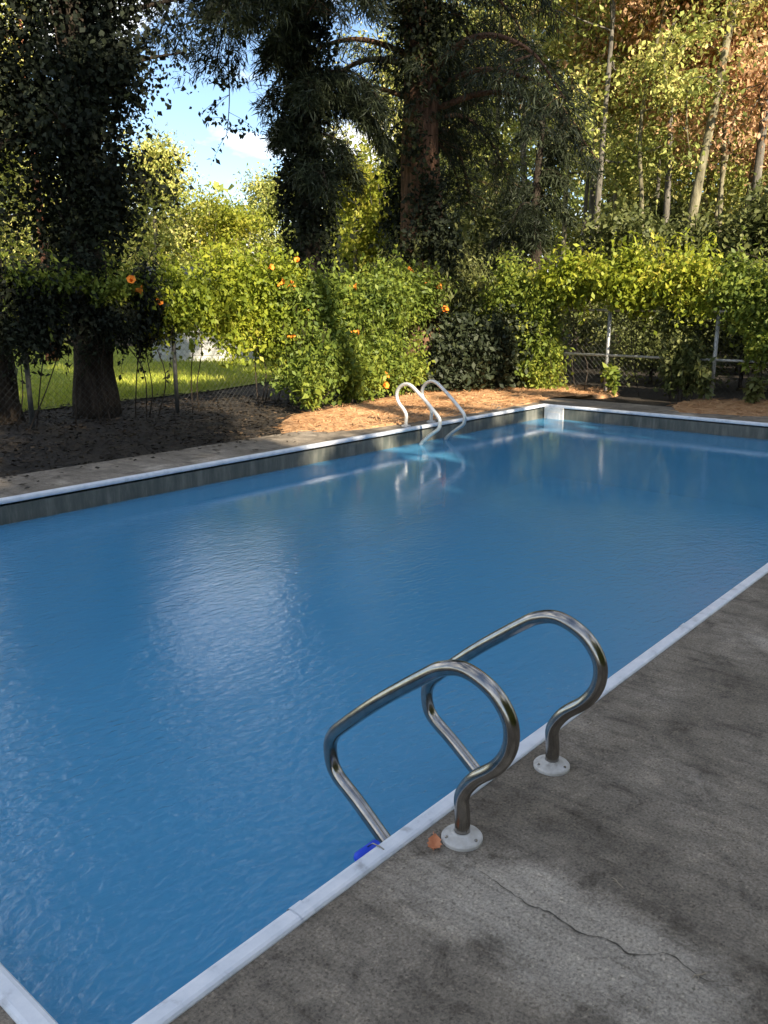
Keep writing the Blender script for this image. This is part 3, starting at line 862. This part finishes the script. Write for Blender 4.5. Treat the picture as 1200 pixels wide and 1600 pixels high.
def plant(label, loc, h, seed, mat='vine', n=260):
    rng = np.random.default_rng(seed)
    t = thing('leafy_plant', label, 'plant', loc, 0, 'low plants along the fence foot')
    st = MB(); P = []
    for k in range(7):
        a = rng.uniform(0, 6.28); r = rng.uniform(0.05, 0.22)
        s = spline([(0, 0, -0.05), (math.cos(a) * r * .4, math.sin(a) * r * .4, h * .55), (math.cos(a) * r, math.sin(a) * r, h * rng.uniform(.7, 1))], 8)
        st.tube(s, np.linspace(0.006, 0.002, len(s)), 4)
        P.append(np.repeat(s[4:], n // 60, axis=0) + rng.normal(0, 0.03, (len(s[4:]) * (n // 60), 3)))
    link('foliage', quads_mesh('foliage', leaves(rng, np.concatenate(P), 0.09), M[mat]), t)
    st.build('stem', M['bark_grey'], t)
plant('low leafy plant at the shaded foot of the dense vine', (8.0, 8.15, 0), 0.42, 31)
plant('small leafy plant at the foot of the far fence right of the corner', (12.85, 6.1, 0), 0.45, 32)
plant('leafy tuft growing around the base of the pale fence post', (12.75, 4.6, 0), 0.55, 33, 'shrub')
plant('low dark plant under the far right of the fence', (12.8, 3.95, 0), 0.4, 34, 'shrub')

# ---------------------------------------------------------------- trees
def trunk_mesh(mb, pts, r0, r1, seg=12, rng=None, flare=1.35):
    P = spline(pts, 6)
    n = len(P)
    rr = np.linspace(r0, r1, n)
    rr[0] *= flare; rr[1] *= 1 + (flare - 1) * .45
    if rng is not None:
        rr *= 1 + 0.05 * rng.normal(size=n)
        P[1:] += rng.normal(0, r0 * 0.05, P[1:].shape)
    mb.tube(P, rr, seg)
    return P, rr

def broadleaf(name, label, cat_mat, bark, H, r0, crown0, spread, n, seed, size=0.12, lean=(0, 0), loc=(0, 0, 0), limbs=11, group=None, clump=0.42, pts=None):
    rng = np.random.default_rng(seed)
    t = thing(name, label, 'tree', loc, 0, group)
    mb = MB()
    pts = pts or [(0, 0, -0.1), (lean[0] * .3 + rng.normal(0, .08), lean[1] * .3, H * .35), (lean[0] * .7, lean[1] * .7 + rng.normal(0, .12), H * .7), (lean[0], lean[1], H)]
    P, rr = trunk_mesh(mb, pts, r0, r0 * 0.22, 10, rng)
    tips = []
    for k in range(limbs):
        f = crown0 + (1 - crown0) * (k + rng.random()) / limbs
        i = min(int(f * (len(P) - 1)), len(P) - 2)
        a = rng.uniform(0, 6.28)
        L = spread * (0.45 + 0.65 * rng.random()) * (1.15 - 0.65 * (f - crown0) / (1 - crown0))
        e = P[i] + np.array([math.cos(a) * L, math.sin(a) * L, L * rng.uniform(.15, .75)])
        m_ = (P[i] + e) / 2 + np.array([0, 0, -0.05 * L]) + rng.normal(0, .08 * L, 3)
        s = spline([P[i], m_, e], 6)
        mb.tube(s, np.linspace(rr[i] * .5, 0.012, len(s)), 6)
        for j in (5, 8, 10, 12):
            tips.append(s[min(j, len(s) - 1)])
            for q in range(2):
                e2 = s[min(j, len(s) - 1)] + rng.normal(0, .30 * L, 3) + np.array([0, 0, .12 * L])
                mb.tube(spline([s[min(j, len(s) - 1)], (s[min(j, len(s) - 1)] + e2) / 2 + rng.normal(0, .05, 3), e2], 3), np.linspace(0.018, 0.005, 7), 4)
                tips.append(e2)
    tips.append(P[-1])
    tips = np.array(tips)
    m_ = n // len(tips)
    Q = []
    for q in tips:
        c = clump * rng.uniform(.6, 1.25) * spread / 2.4
        Q.append(q + rng.normal(size=(int(m_ * rng.uniform(.4, 1.6)), 3)) * np.array([c, c, c * .62]))
    Q = np.concatenate(Q)
    link('crown', quads_mesh('crown', leaves(rng, Q, size), M[cat_mat]), t)
    mb.build('trunk', M[bark], t, True)
    return t

def conifer(name, label, H, r0, z0, spread, seed, loc, boughs=30, tufts=95, bark='bark_dark', pts=None, down=0.25, taper=0.75, mat='needle', az=None, ivy=None):
    rng = np.random.default_rng(seed)
    t = thing(name, label, 'tree', loc)
    mb = MB()
    P, rr = trunk_mesh(mb, pts or [(0, 0, -.1), (.05, .03, H * .3), (-.06, .05, H * .65), (0, 0, H)], r0, r0 * .25, 14, rng)
    Q = []; A = []
    for k in range(boughs):
        f = (k + rng.random()) / boughs
        z = z0 + (H - z0) * f
        i = min(int(z / H * (len(P) - 1)), len(P) - 1)
        a = rng.uniform(0, 6.28)
        L = spread * (1 - taper * f) * rng.uniform(.6, 1.1)
        if az is not None and math.cos(a) * az[0] + math.sin(a) * az[1] > .3:
            L *= .55 if z < 5.7 else 1.7
        s0 = np.array([P[i][0], P[i][1], z])
        dirv = np.array([math.cos(a), math.sin(a), 0])
        s = spline([s0, s0 + dirv * L * .4 + np.array([0, 0, .10 * L]), s0 + dirv * L * .75 + np.array([0, 0, -.02 * L]), s0 + dirv * L + np.array([0, 0, -down * L])], 7)
        mb.tube(s, np.linspace(max(.016, .022 * L), .006, len(s)), 5)
        nt_ = int(tufts * L / spread)
        tt = rng.random(nt_) ** .7
        side = np.cross(dirv, [0, 0, 1.0])
        for q in tt:
            p = s[int(q * (len(s) - 1))]
            w = rng.normal(0, .20 * L * (1.1 - .6 * q))
            e = p + side * w + np.array([0, 0, -abs(w) * .35 - rng.random() * .12])
            if rng.random() < .35:
                mb.tube([p, (p + e) / 2 + [0, 0, .03], e], [.006, .004, .003], 3)
            nn = 20
            ax = unit(side * np.sign(w) * .8 + dirv * .7 + np.array([0, 0, -.5]) + rng.normal(0, .25, 3))
            Q.append(e + rng.normal(0, .055, (nn, 3)))
            A.append(np.tile(ax, (nn, 1)))
    link('crown', quads_mesh('crown', leaves(rng, np.concatenate(Q), 0.145, wide=.10, axis=np.concatenate(A) * .8), M[mat]), t)
    if ivy:
        z0_, z1_, rad, cnt = ivy
        Q = []
        for j in range(110):
            z = rng.uniform(z0_, z1_)
            if 4.15 < z < 4.95 and bark == 'bark_sunlit':  # ivy left out so the sun-toned bark shows as a lit patch
                continue
            i = min(int(z / H * (len(P) - 1)), len(P) - 1)
            a = rng.uniform(0, 6.28)
            R_ = rr[i] + rad * rng.uniform(0, 1)
            Q.append(np.array([P[i][0] + math.cos(a) * R_, P[i][1] + math.sin(a) * R_, z]) + rng.normal(size=(cnt // 110, 3)) * np.array([.13, .13, .25]))
        link('ivy', quads_mesh('ivy', leaves(rng, np.concatenate(Q), .075, wide=.75), M['ivy']), t)
    mb.build('trunk', M[bark], t, True)
    return t

# ivy clad tree on the left, behind the fence
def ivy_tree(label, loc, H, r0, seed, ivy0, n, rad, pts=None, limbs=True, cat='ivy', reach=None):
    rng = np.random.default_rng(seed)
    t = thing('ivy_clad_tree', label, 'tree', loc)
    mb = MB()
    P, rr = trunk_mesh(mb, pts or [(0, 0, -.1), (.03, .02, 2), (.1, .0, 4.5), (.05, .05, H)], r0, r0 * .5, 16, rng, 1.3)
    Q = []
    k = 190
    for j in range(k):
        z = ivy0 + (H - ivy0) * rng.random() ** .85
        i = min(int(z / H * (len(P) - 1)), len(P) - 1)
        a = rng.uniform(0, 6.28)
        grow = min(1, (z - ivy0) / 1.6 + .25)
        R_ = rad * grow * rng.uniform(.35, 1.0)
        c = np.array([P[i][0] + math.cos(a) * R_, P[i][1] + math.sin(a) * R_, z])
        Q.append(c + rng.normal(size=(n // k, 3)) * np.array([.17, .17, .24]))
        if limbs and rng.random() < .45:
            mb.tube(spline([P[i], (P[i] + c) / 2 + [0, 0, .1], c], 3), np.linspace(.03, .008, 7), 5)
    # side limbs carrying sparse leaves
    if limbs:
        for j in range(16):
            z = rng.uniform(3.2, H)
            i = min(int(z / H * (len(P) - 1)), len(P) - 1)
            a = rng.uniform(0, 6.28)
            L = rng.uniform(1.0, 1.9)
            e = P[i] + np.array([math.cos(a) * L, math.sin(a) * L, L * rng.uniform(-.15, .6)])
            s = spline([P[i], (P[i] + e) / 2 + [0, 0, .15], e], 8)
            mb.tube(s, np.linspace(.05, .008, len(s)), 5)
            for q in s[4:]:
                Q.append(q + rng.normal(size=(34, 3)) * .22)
    for z, L, da in (reach or ()):  # limbs above the view, added to cut sky glare on the water
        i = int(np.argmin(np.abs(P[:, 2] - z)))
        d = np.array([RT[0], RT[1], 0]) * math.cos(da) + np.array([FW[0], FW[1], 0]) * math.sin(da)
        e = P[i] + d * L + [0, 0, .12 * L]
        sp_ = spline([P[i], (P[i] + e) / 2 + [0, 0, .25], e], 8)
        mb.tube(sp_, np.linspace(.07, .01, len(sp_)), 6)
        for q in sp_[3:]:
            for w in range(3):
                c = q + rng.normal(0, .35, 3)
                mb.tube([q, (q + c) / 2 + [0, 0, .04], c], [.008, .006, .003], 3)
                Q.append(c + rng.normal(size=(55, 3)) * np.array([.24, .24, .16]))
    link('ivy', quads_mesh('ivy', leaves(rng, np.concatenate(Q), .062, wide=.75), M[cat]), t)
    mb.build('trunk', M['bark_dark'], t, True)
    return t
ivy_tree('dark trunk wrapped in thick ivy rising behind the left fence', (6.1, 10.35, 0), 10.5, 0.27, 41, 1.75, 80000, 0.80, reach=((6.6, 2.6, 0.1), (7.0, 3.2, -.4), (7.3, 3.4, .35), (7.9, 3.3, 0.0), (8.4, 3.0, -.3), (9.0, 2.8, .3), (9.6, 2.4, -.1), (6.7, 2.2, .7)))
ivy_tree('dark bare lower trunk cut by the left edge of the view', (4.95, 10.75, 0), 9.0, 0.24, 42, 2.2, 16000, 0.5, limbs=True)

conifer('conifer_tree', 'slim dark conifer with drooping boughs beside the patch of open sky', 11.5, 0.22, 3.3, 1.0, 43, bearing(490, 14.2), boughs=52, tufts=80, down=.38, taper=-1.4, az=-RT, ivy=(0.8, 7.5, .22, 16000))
slim = bpy.data.objects['conifer_tree']
hb_ = np.array(bearing(398, 13.4))
rng = np.random.default_rng(46)
mb = MB(); Q = []
base_ = np.array(slim.location)
main = spline([hb_ + [.55 * RT[0], .55 * RT[1], 6.9], hb_ + [.12 * RT[0], .12 * RT[1], 6.2], hb_ + [-.1 * RT[0], -.1 * RT[1], 5.2], hb_ + [-.14 * RT[0], -.14 * RT[1], 4.3], hb_ + [-.2 * RT[0], -.2 * RT[1], 3.85]], 8)
mb.tube(main - base_, np.linspace(.016, .005, len(main)), 5)
for j in range(26):
    p = main[rng.integers(6, len(main))]
    L = rng.uniform(.2, .55) * (1.2 if p[2] < 4.4 else .7)
    d = unit(np.array([RT[0], RT[1], 0]) * rng.choice([-1, 1]) + rng.normal(0, .4, 3) + [0, 0, -.7])
    e = p + d * L
    mb.tube(spline([p, (p + e) / 2 + [0, 0, .03], e], 3) - base_, np.linspace(.005, .002, 7), 3)
    for q in np.linspace(.3, 1, 7):
        Q.append(p + (e - p) * q + rng.normal(0, .025, (3, 3)))
hbr = mb.build('hanging_branch', M['bark_dark'], slim, True)
stuff(link('leaf_spray', quads_mesh('leaf_spray', leaves(rng, np.concatenate(Q) - base_, .07), M['ivy']), hbr))
conifer('conifer_tree', 'thick dark conifer trunk with heavy boughs behind the fence corner', 13.5, 0.46, 4.0, 3.7, 44, bearing(652, 15.9), boughs=54, tufts=150, down=.28, taper=.35, ivy=(0.5, 8.5, .22, 26000), bark='bark_sunlit')
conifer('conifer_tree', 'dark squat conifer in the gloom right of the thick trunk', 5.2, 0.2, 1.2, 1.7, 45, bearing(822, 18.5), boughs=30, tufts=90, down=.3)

# wood behind the far end: pale slim trunks in front, leafy trees between and behind
GW = 'slim trees of the wood behind the far fence'
broadleaf('slim_tree', 'thickest pale leaning trunk in the wood on the right', 'warm_lit', 'bark_pale', 13, 0.135, 0.5, 2.3, 15000, 51, 0.10, loc=bearing(1030, 19.5), group=GW,
          pts=[(0, 0, -.1), (.12, -.12, 3), (.42, -.42, 6.5), (.62, -.62, 9.5), (.7, -.7, 13)], limbs=12)
broadleaf('slim_tree', 'thin pale trunk curving left of the thickest leaning one', 'forest', 'bark_pale', 12, 0.065, 0.42, 1.8, 11000, 52, 0.10, loc=bearing(962, 20), group=GW,
          pts=[(0, 0, -.1), (.1, -.1, 3), (.05, .05, 5.5), (.4, -.4, 9), (.45, -.4, 12)], limbs=10)
broadleaf('slim_tree', 'straight grey trunk between the dark conifer and the pale trunks', 'forest', 'bark_grey', 11, 0.085, 0.42, 1.9, 9000, 53, 0.10, loc=bearing(906, 20), group=GW)
broadleaf('slim_tree', 'thin greenish trunk just right of the squat conifer', 'forest', 'bark_pale', 11, 0.075, 0.4, 1.7, 11000, 54, 0.10, loc=bearing(862, 22), group=GW)
broadleaf('slim_tree', 'slim pale trunk with leaves tinted orange as if sunlit near the right edge', 'warm_lit', 'bark_pale', 12, 0.10, 0.35, 2.2, 16000, 55, 0.10, loc=bearing(1120, 23), group=GW)
broadleaf('slim_tree', 'grey trunk with a wide crown at the right edge of the view', 'forest', 'bark_grey', 12, 0.14, 0.28, 2.6, 19000, 56, 0.10, loc=bearing(1195, 21), group=GW)
broadleaf('slim_tree', 'thin grey trunk close behind the curving pale one', 'forest', 'bark_grey', 12, 0.08, 0.4, 1.9, 12000, 57, 0.10, loc=bearing(990, 26), group=GW)
broadleaf('slim_tree', 'thin pale trunk standing behind the boughs of the thick conifer', 'forest', 'bark_pale', 12, 0.09, 0.3, 2.2, 14000, 58, 0.10, loc=bearing(760, 24), group=GW)

broadleaf('slim_tree', 'thin pale trunk leaning right behind the thickest pale one', 'warm_lit', 'bark_pale', 12, 0.085, 0.5, 2.0, 8000, 70, 0.13, loc=bearing(1068, 25), group=GW, lean=(.5, -.5))
broadleaf('slim_tree', 'thin pale trunk next right of the straight grey one', 'forest', 'bark_pale', 12, 0.07, 0.55, 1.6, 6000, 71, 0.13, loc=bearing(930, 25), group=GW)
broadleaf('slim_tree', 'thin grey trunk just left of the straight grey one', 'forest', 'bark_grey', 11, 0.07, 0.5, 1.6, 6000, 72, 0.13, loc=bearing(885, 24), group=GW, lean=(.3, -.2))
broadleaf('slim_tree', 'slender pale trunk between the leaning one and the right edge', 'forest', 'bark_pale', 12, 0.075, 0.5, 1.8, 7000, 73, 0.13, loc=bearing(1088, 21), group=GW, lean=(-.3, .2))
broadleaf('warm_lit_tree', 'tree with leaves tinted orange as if sunlit at the top right of the wood', 'warm_lit', 'bark_grey', 12, 0.13, 0.44, 2.6, 30000, 74, 0.11, loc=bearing(1130, 20.5), limbs=15)  # this and the next two carry warm sunlight patches as leaf colour
broadleaf('warm_lit_tree', 'tree with leaves tinted orange as if sunlit above the straight grey trunk', 'warm_lit', 'bark_grey', 12, 0.10, 0.50, 2.2, 15000, 75, 0.11, loc=bearing(900, 22.5), limbs=12)
broadleaf('warm_lit_tree', 'tree with leaves tinted salmon as if sunlit high between the pale trunks', 'warm_lit', 'bark_grey', 12, 0.09, 0.46, 2.2, 16000, 76, 0.11, loc=bearing(1005, 20.8), limbs=12)
# understory and leafy trees, two prototypes copied with their own labels
bush = broadleaf('understory_bush', 'dark low bush under the pale leaning trunk', 'shrub', 'bark_dark', 2.6, 0.06, 0.12, 1.6, 15000, 61, 0.10, loc=bearing(1040, 19.5), limbs=9, group='dark bushes under the wood', clump=.5)
for u, D, s, rz, lb in ((930, 19, 1.05, 1.2, 'dark low bush left of the pale leaning trunk'), (1130, 18, 1.15, 2.3, 'dark low bush right of the pale leaning trunk'),
                        (1210, 19, 1.3, 4.0, 'dark low bush at the right edge behind the fence'), (760, 20, 1.2, 5.0, 'dark low bush between the thick conifer and the squat one'),
                        (980, 25, 1.35, 3.1, 'dark bush deeper in the wood behind the thin trunks')):
    dup(bush, bearing(u, D), rz, s, lb)
for x, y, sc, rz, lb in ((15.4, 6.6, .62, .7, 'low bush in the gloom beyond the far fence, nearest the pool corner'), (15.2, 4.9, .66, 2.7, 'low bush in the gloom beyond the far fence, behind the olive vine column'), (15.5, 3.3, .7, 4.4, 'low bush in the gloom beyond the far fence at the right edge')):
    dup(bush, (x, y, -.05), rz, sc, lb)
leafy = broadleaf('leafy_tree', 'leafy tree filling the wood behind the pale leaning trunk', 'forest', 'bark_grey', 11, 0.17, 0.2, 3.0, 42000, 62, 0.115, loc=bearing(1060, 29), limbs=15, group='leafy trees of the wood')
for u, D, s, rz, lb in ((900, 30, 1.1, 1, 'leafy tree in the wood behind the straight grey trunk'), (1180, 30, 1.15, 2, 'leafy tree in the wood at the right edge'),
                        (800, 31, 1.05, 3, 'leafy tree in the wood above the squat conifer'), (700, 33, 1.0, 4, 'leafy tree seen through the boughs right of the thick conifer trunk'),
                        (985, 36, 1.35, 5, 'tall leafy tree far back in the middle of the wood'), (1290, 27, 1.2, 6, 'leafy tree just outside the right edge of the wood')):
    dup(leafy, bearing(u, D), rz, s, lb)
golden = broadleaf('leafy_tree', 'bright yellow green tree in the sun below the patch of sky', 'gold', 'bark_grey', 4.6, 0.12, 0.2, 1.9, 20000, 63, 0.11, loc=bearing(365, 31), limbs=13)
dup(golden, bearing(562, 27), 2.0, (0.95, 0.95, 1.12), 'bright golden tree glowing between the two dark conifers')
mid = broadleaf('leafy_tree', 'mid green tree right of the ivy clad trunk', 'forest', 'bark_grey', 6.2, 0.14, 0.15, 2.2, 26000, 64, 0.11, loc=bearing(270, 30), limbs=14)
for u, D, s, rz, lb in ((20, 28, 1.25, 1, 'pale green tree behind the fence at the left edge'), (105, 33, 1.0, 2, 'leafy tree seen left of the ivy clad trunk'),
                        (205, 36, .95, 3, 'leafy tree hidden partly behind the ivy clad trunk'), (440, 34, .92, 4, 'leafy tree behind the slim conifer'), (520, 38, 1.0, 5, 'leafy tree in the gap between the conifers'), (620, 36, 1.1, 6, 'leafy tree behind the thick conifer trunk'), (-70, 30, 1.2, 7, 'leafy tree left of the view')):
    dup(mid, bearing(u, D), rz, s, lb)
broadleaf('slim_tree', 'slim reddish trunk caught by the sun left of the ivy clad tree', 'forest', 'bark_sun_red', 9, 0.13, 0.55, 1.4, 5000, 66, 0.13, loc=bearing(104, 22))

# far-off wood closing the view
rng = np.random.default_rng(77)
Q = []
for k in range(520):
    a = math.radians(rng.uniform(-75, 30)) ; 
    d = rng.uniform(44, 62)
    h = 13.5 if math.degrees(a) < 0 else 6.5
    ang = TH + a
    z = rng.random() ** .8 * h * rng.uniform(.7, 1.1)
    c = np.array([math.cos(ang) * d, math.sin(ang) * d, z])
    Q.append(c + rng.normal(size=(120, 3)) * np.array([1.7, 1.7, 1.0]))
Q = np.concatenate(Q); Q[:, 2] = np.abs(Q[:, 2])
stuff(link('far_wood', quads_mesh('far_wood', leaves(rng, Q, .42, wide=.7), M['forest'])))

# pale house seen under the vines on the left
hb = bearing(345, 22.0)
t = thing('small_house', 'low pale house across the lawn seen under the bright vine', 'house', hb, TH - math.pi / 2 + 0.15)
mb = MB()
mb.box((-1.5, 0, -.05), (1.5, 2.6, 1.55)); w_ = mb.build('wall', M['siding'], t)
for k in range(9):
    mb = MB(); mb.box((-1.51, -.018, .12 + k * .16), (1.51, -.001, .12 + k * .16 + .145)); mb.build('siding_board', M['siding'], t)
mb = MB(); mb.add([(-1.7, -.3, 1.5), (1.7, -.3, 1.5), (1.7, 1.3, 2.3), (-1.7, 1.3, 2.3), (1.7, 2.9, 1.5), (-1.7, 2.9, 1.5), (-1.7, -.3, 1.56), (1.7, -.3, 1.56), (1.7, 1.3, 2.36), (-1.7, 1.3, 2.36), (1.7, 2.9, 1.56), (-1.7, 2.9, 1.56)],
                  [(0, 1, 2, 3), (3, 2, 4, 5), (6, 7, 8, 9), (9, 8, 10, 11), (0, 1, 7, 6), (5, 4, 10, 11), (1, 2, 8, 7), (2, 4, 10, 8), (0, 3, 9, 6), (3, 5, 11, 9)])
mb.build('roof', M['roof'], t)
mb = MB(); mb.box((-1.0, -.05, .7), (-.4, -.0185, 1.35)); wf = mb.build('window', M['plastic'], t)
mb = MB(); mb.box((-.95, -.055, .75), (-.45, -.0505, 1.3)); mb.build('pane', M['glass'], wf)

# unseen trees added behind the viewer to shade deck, near water and left bank
GB = 'shade trees added behind the viewer'
rng = np.random.default_rng(88)
Q = []
for k in range(2100):
    x = rng.uniform(-13, 13)
    h = (18.0 if -1.6 < x < -0.75 else (11.6 if x < 0 else 9.4)) * (1 + 0.05 * math.sin(x * 2.1) + 0.03 * math.sin(x * 5.3))  # strip heights shaped so the shade covers the ivy tree but spares the lawn
    y = rng.uniform(-12.5, -8.6)
    z = h * rng.random() ** .9
    y -= .05 * z
    Q.append(np.array([x, y, z]) + rng.normal(size=(34, 3)) * np.array([.4, .4, .4]))
Q = np.concatenate(Q)
Q[:, 2] = np.abs(Q[:, 2])
stuff(link('added_shade_wood', quads_mesh('added_shade_wood', leaves(rng, Q, .42, wide=.75), M['forest'])))
pine = conifer('added_shade_pine', 'tall bare stemmed pine added for shade behind the viewer, left of a pair', 23.0, 0.30, 17.2, 3.2, 91, (2.3, -11.8, 0), boughs=46, tufts=120, down=.08, taper=.3)  # unseen, added with high crowns to shade the upper trunks
dup(pine, (5.4, -12.2, 0), 2.2, 1.0, 'tall bare stemmed pine added for shade behind the viewer, right of a pair', GB)
pine['group'] = GB
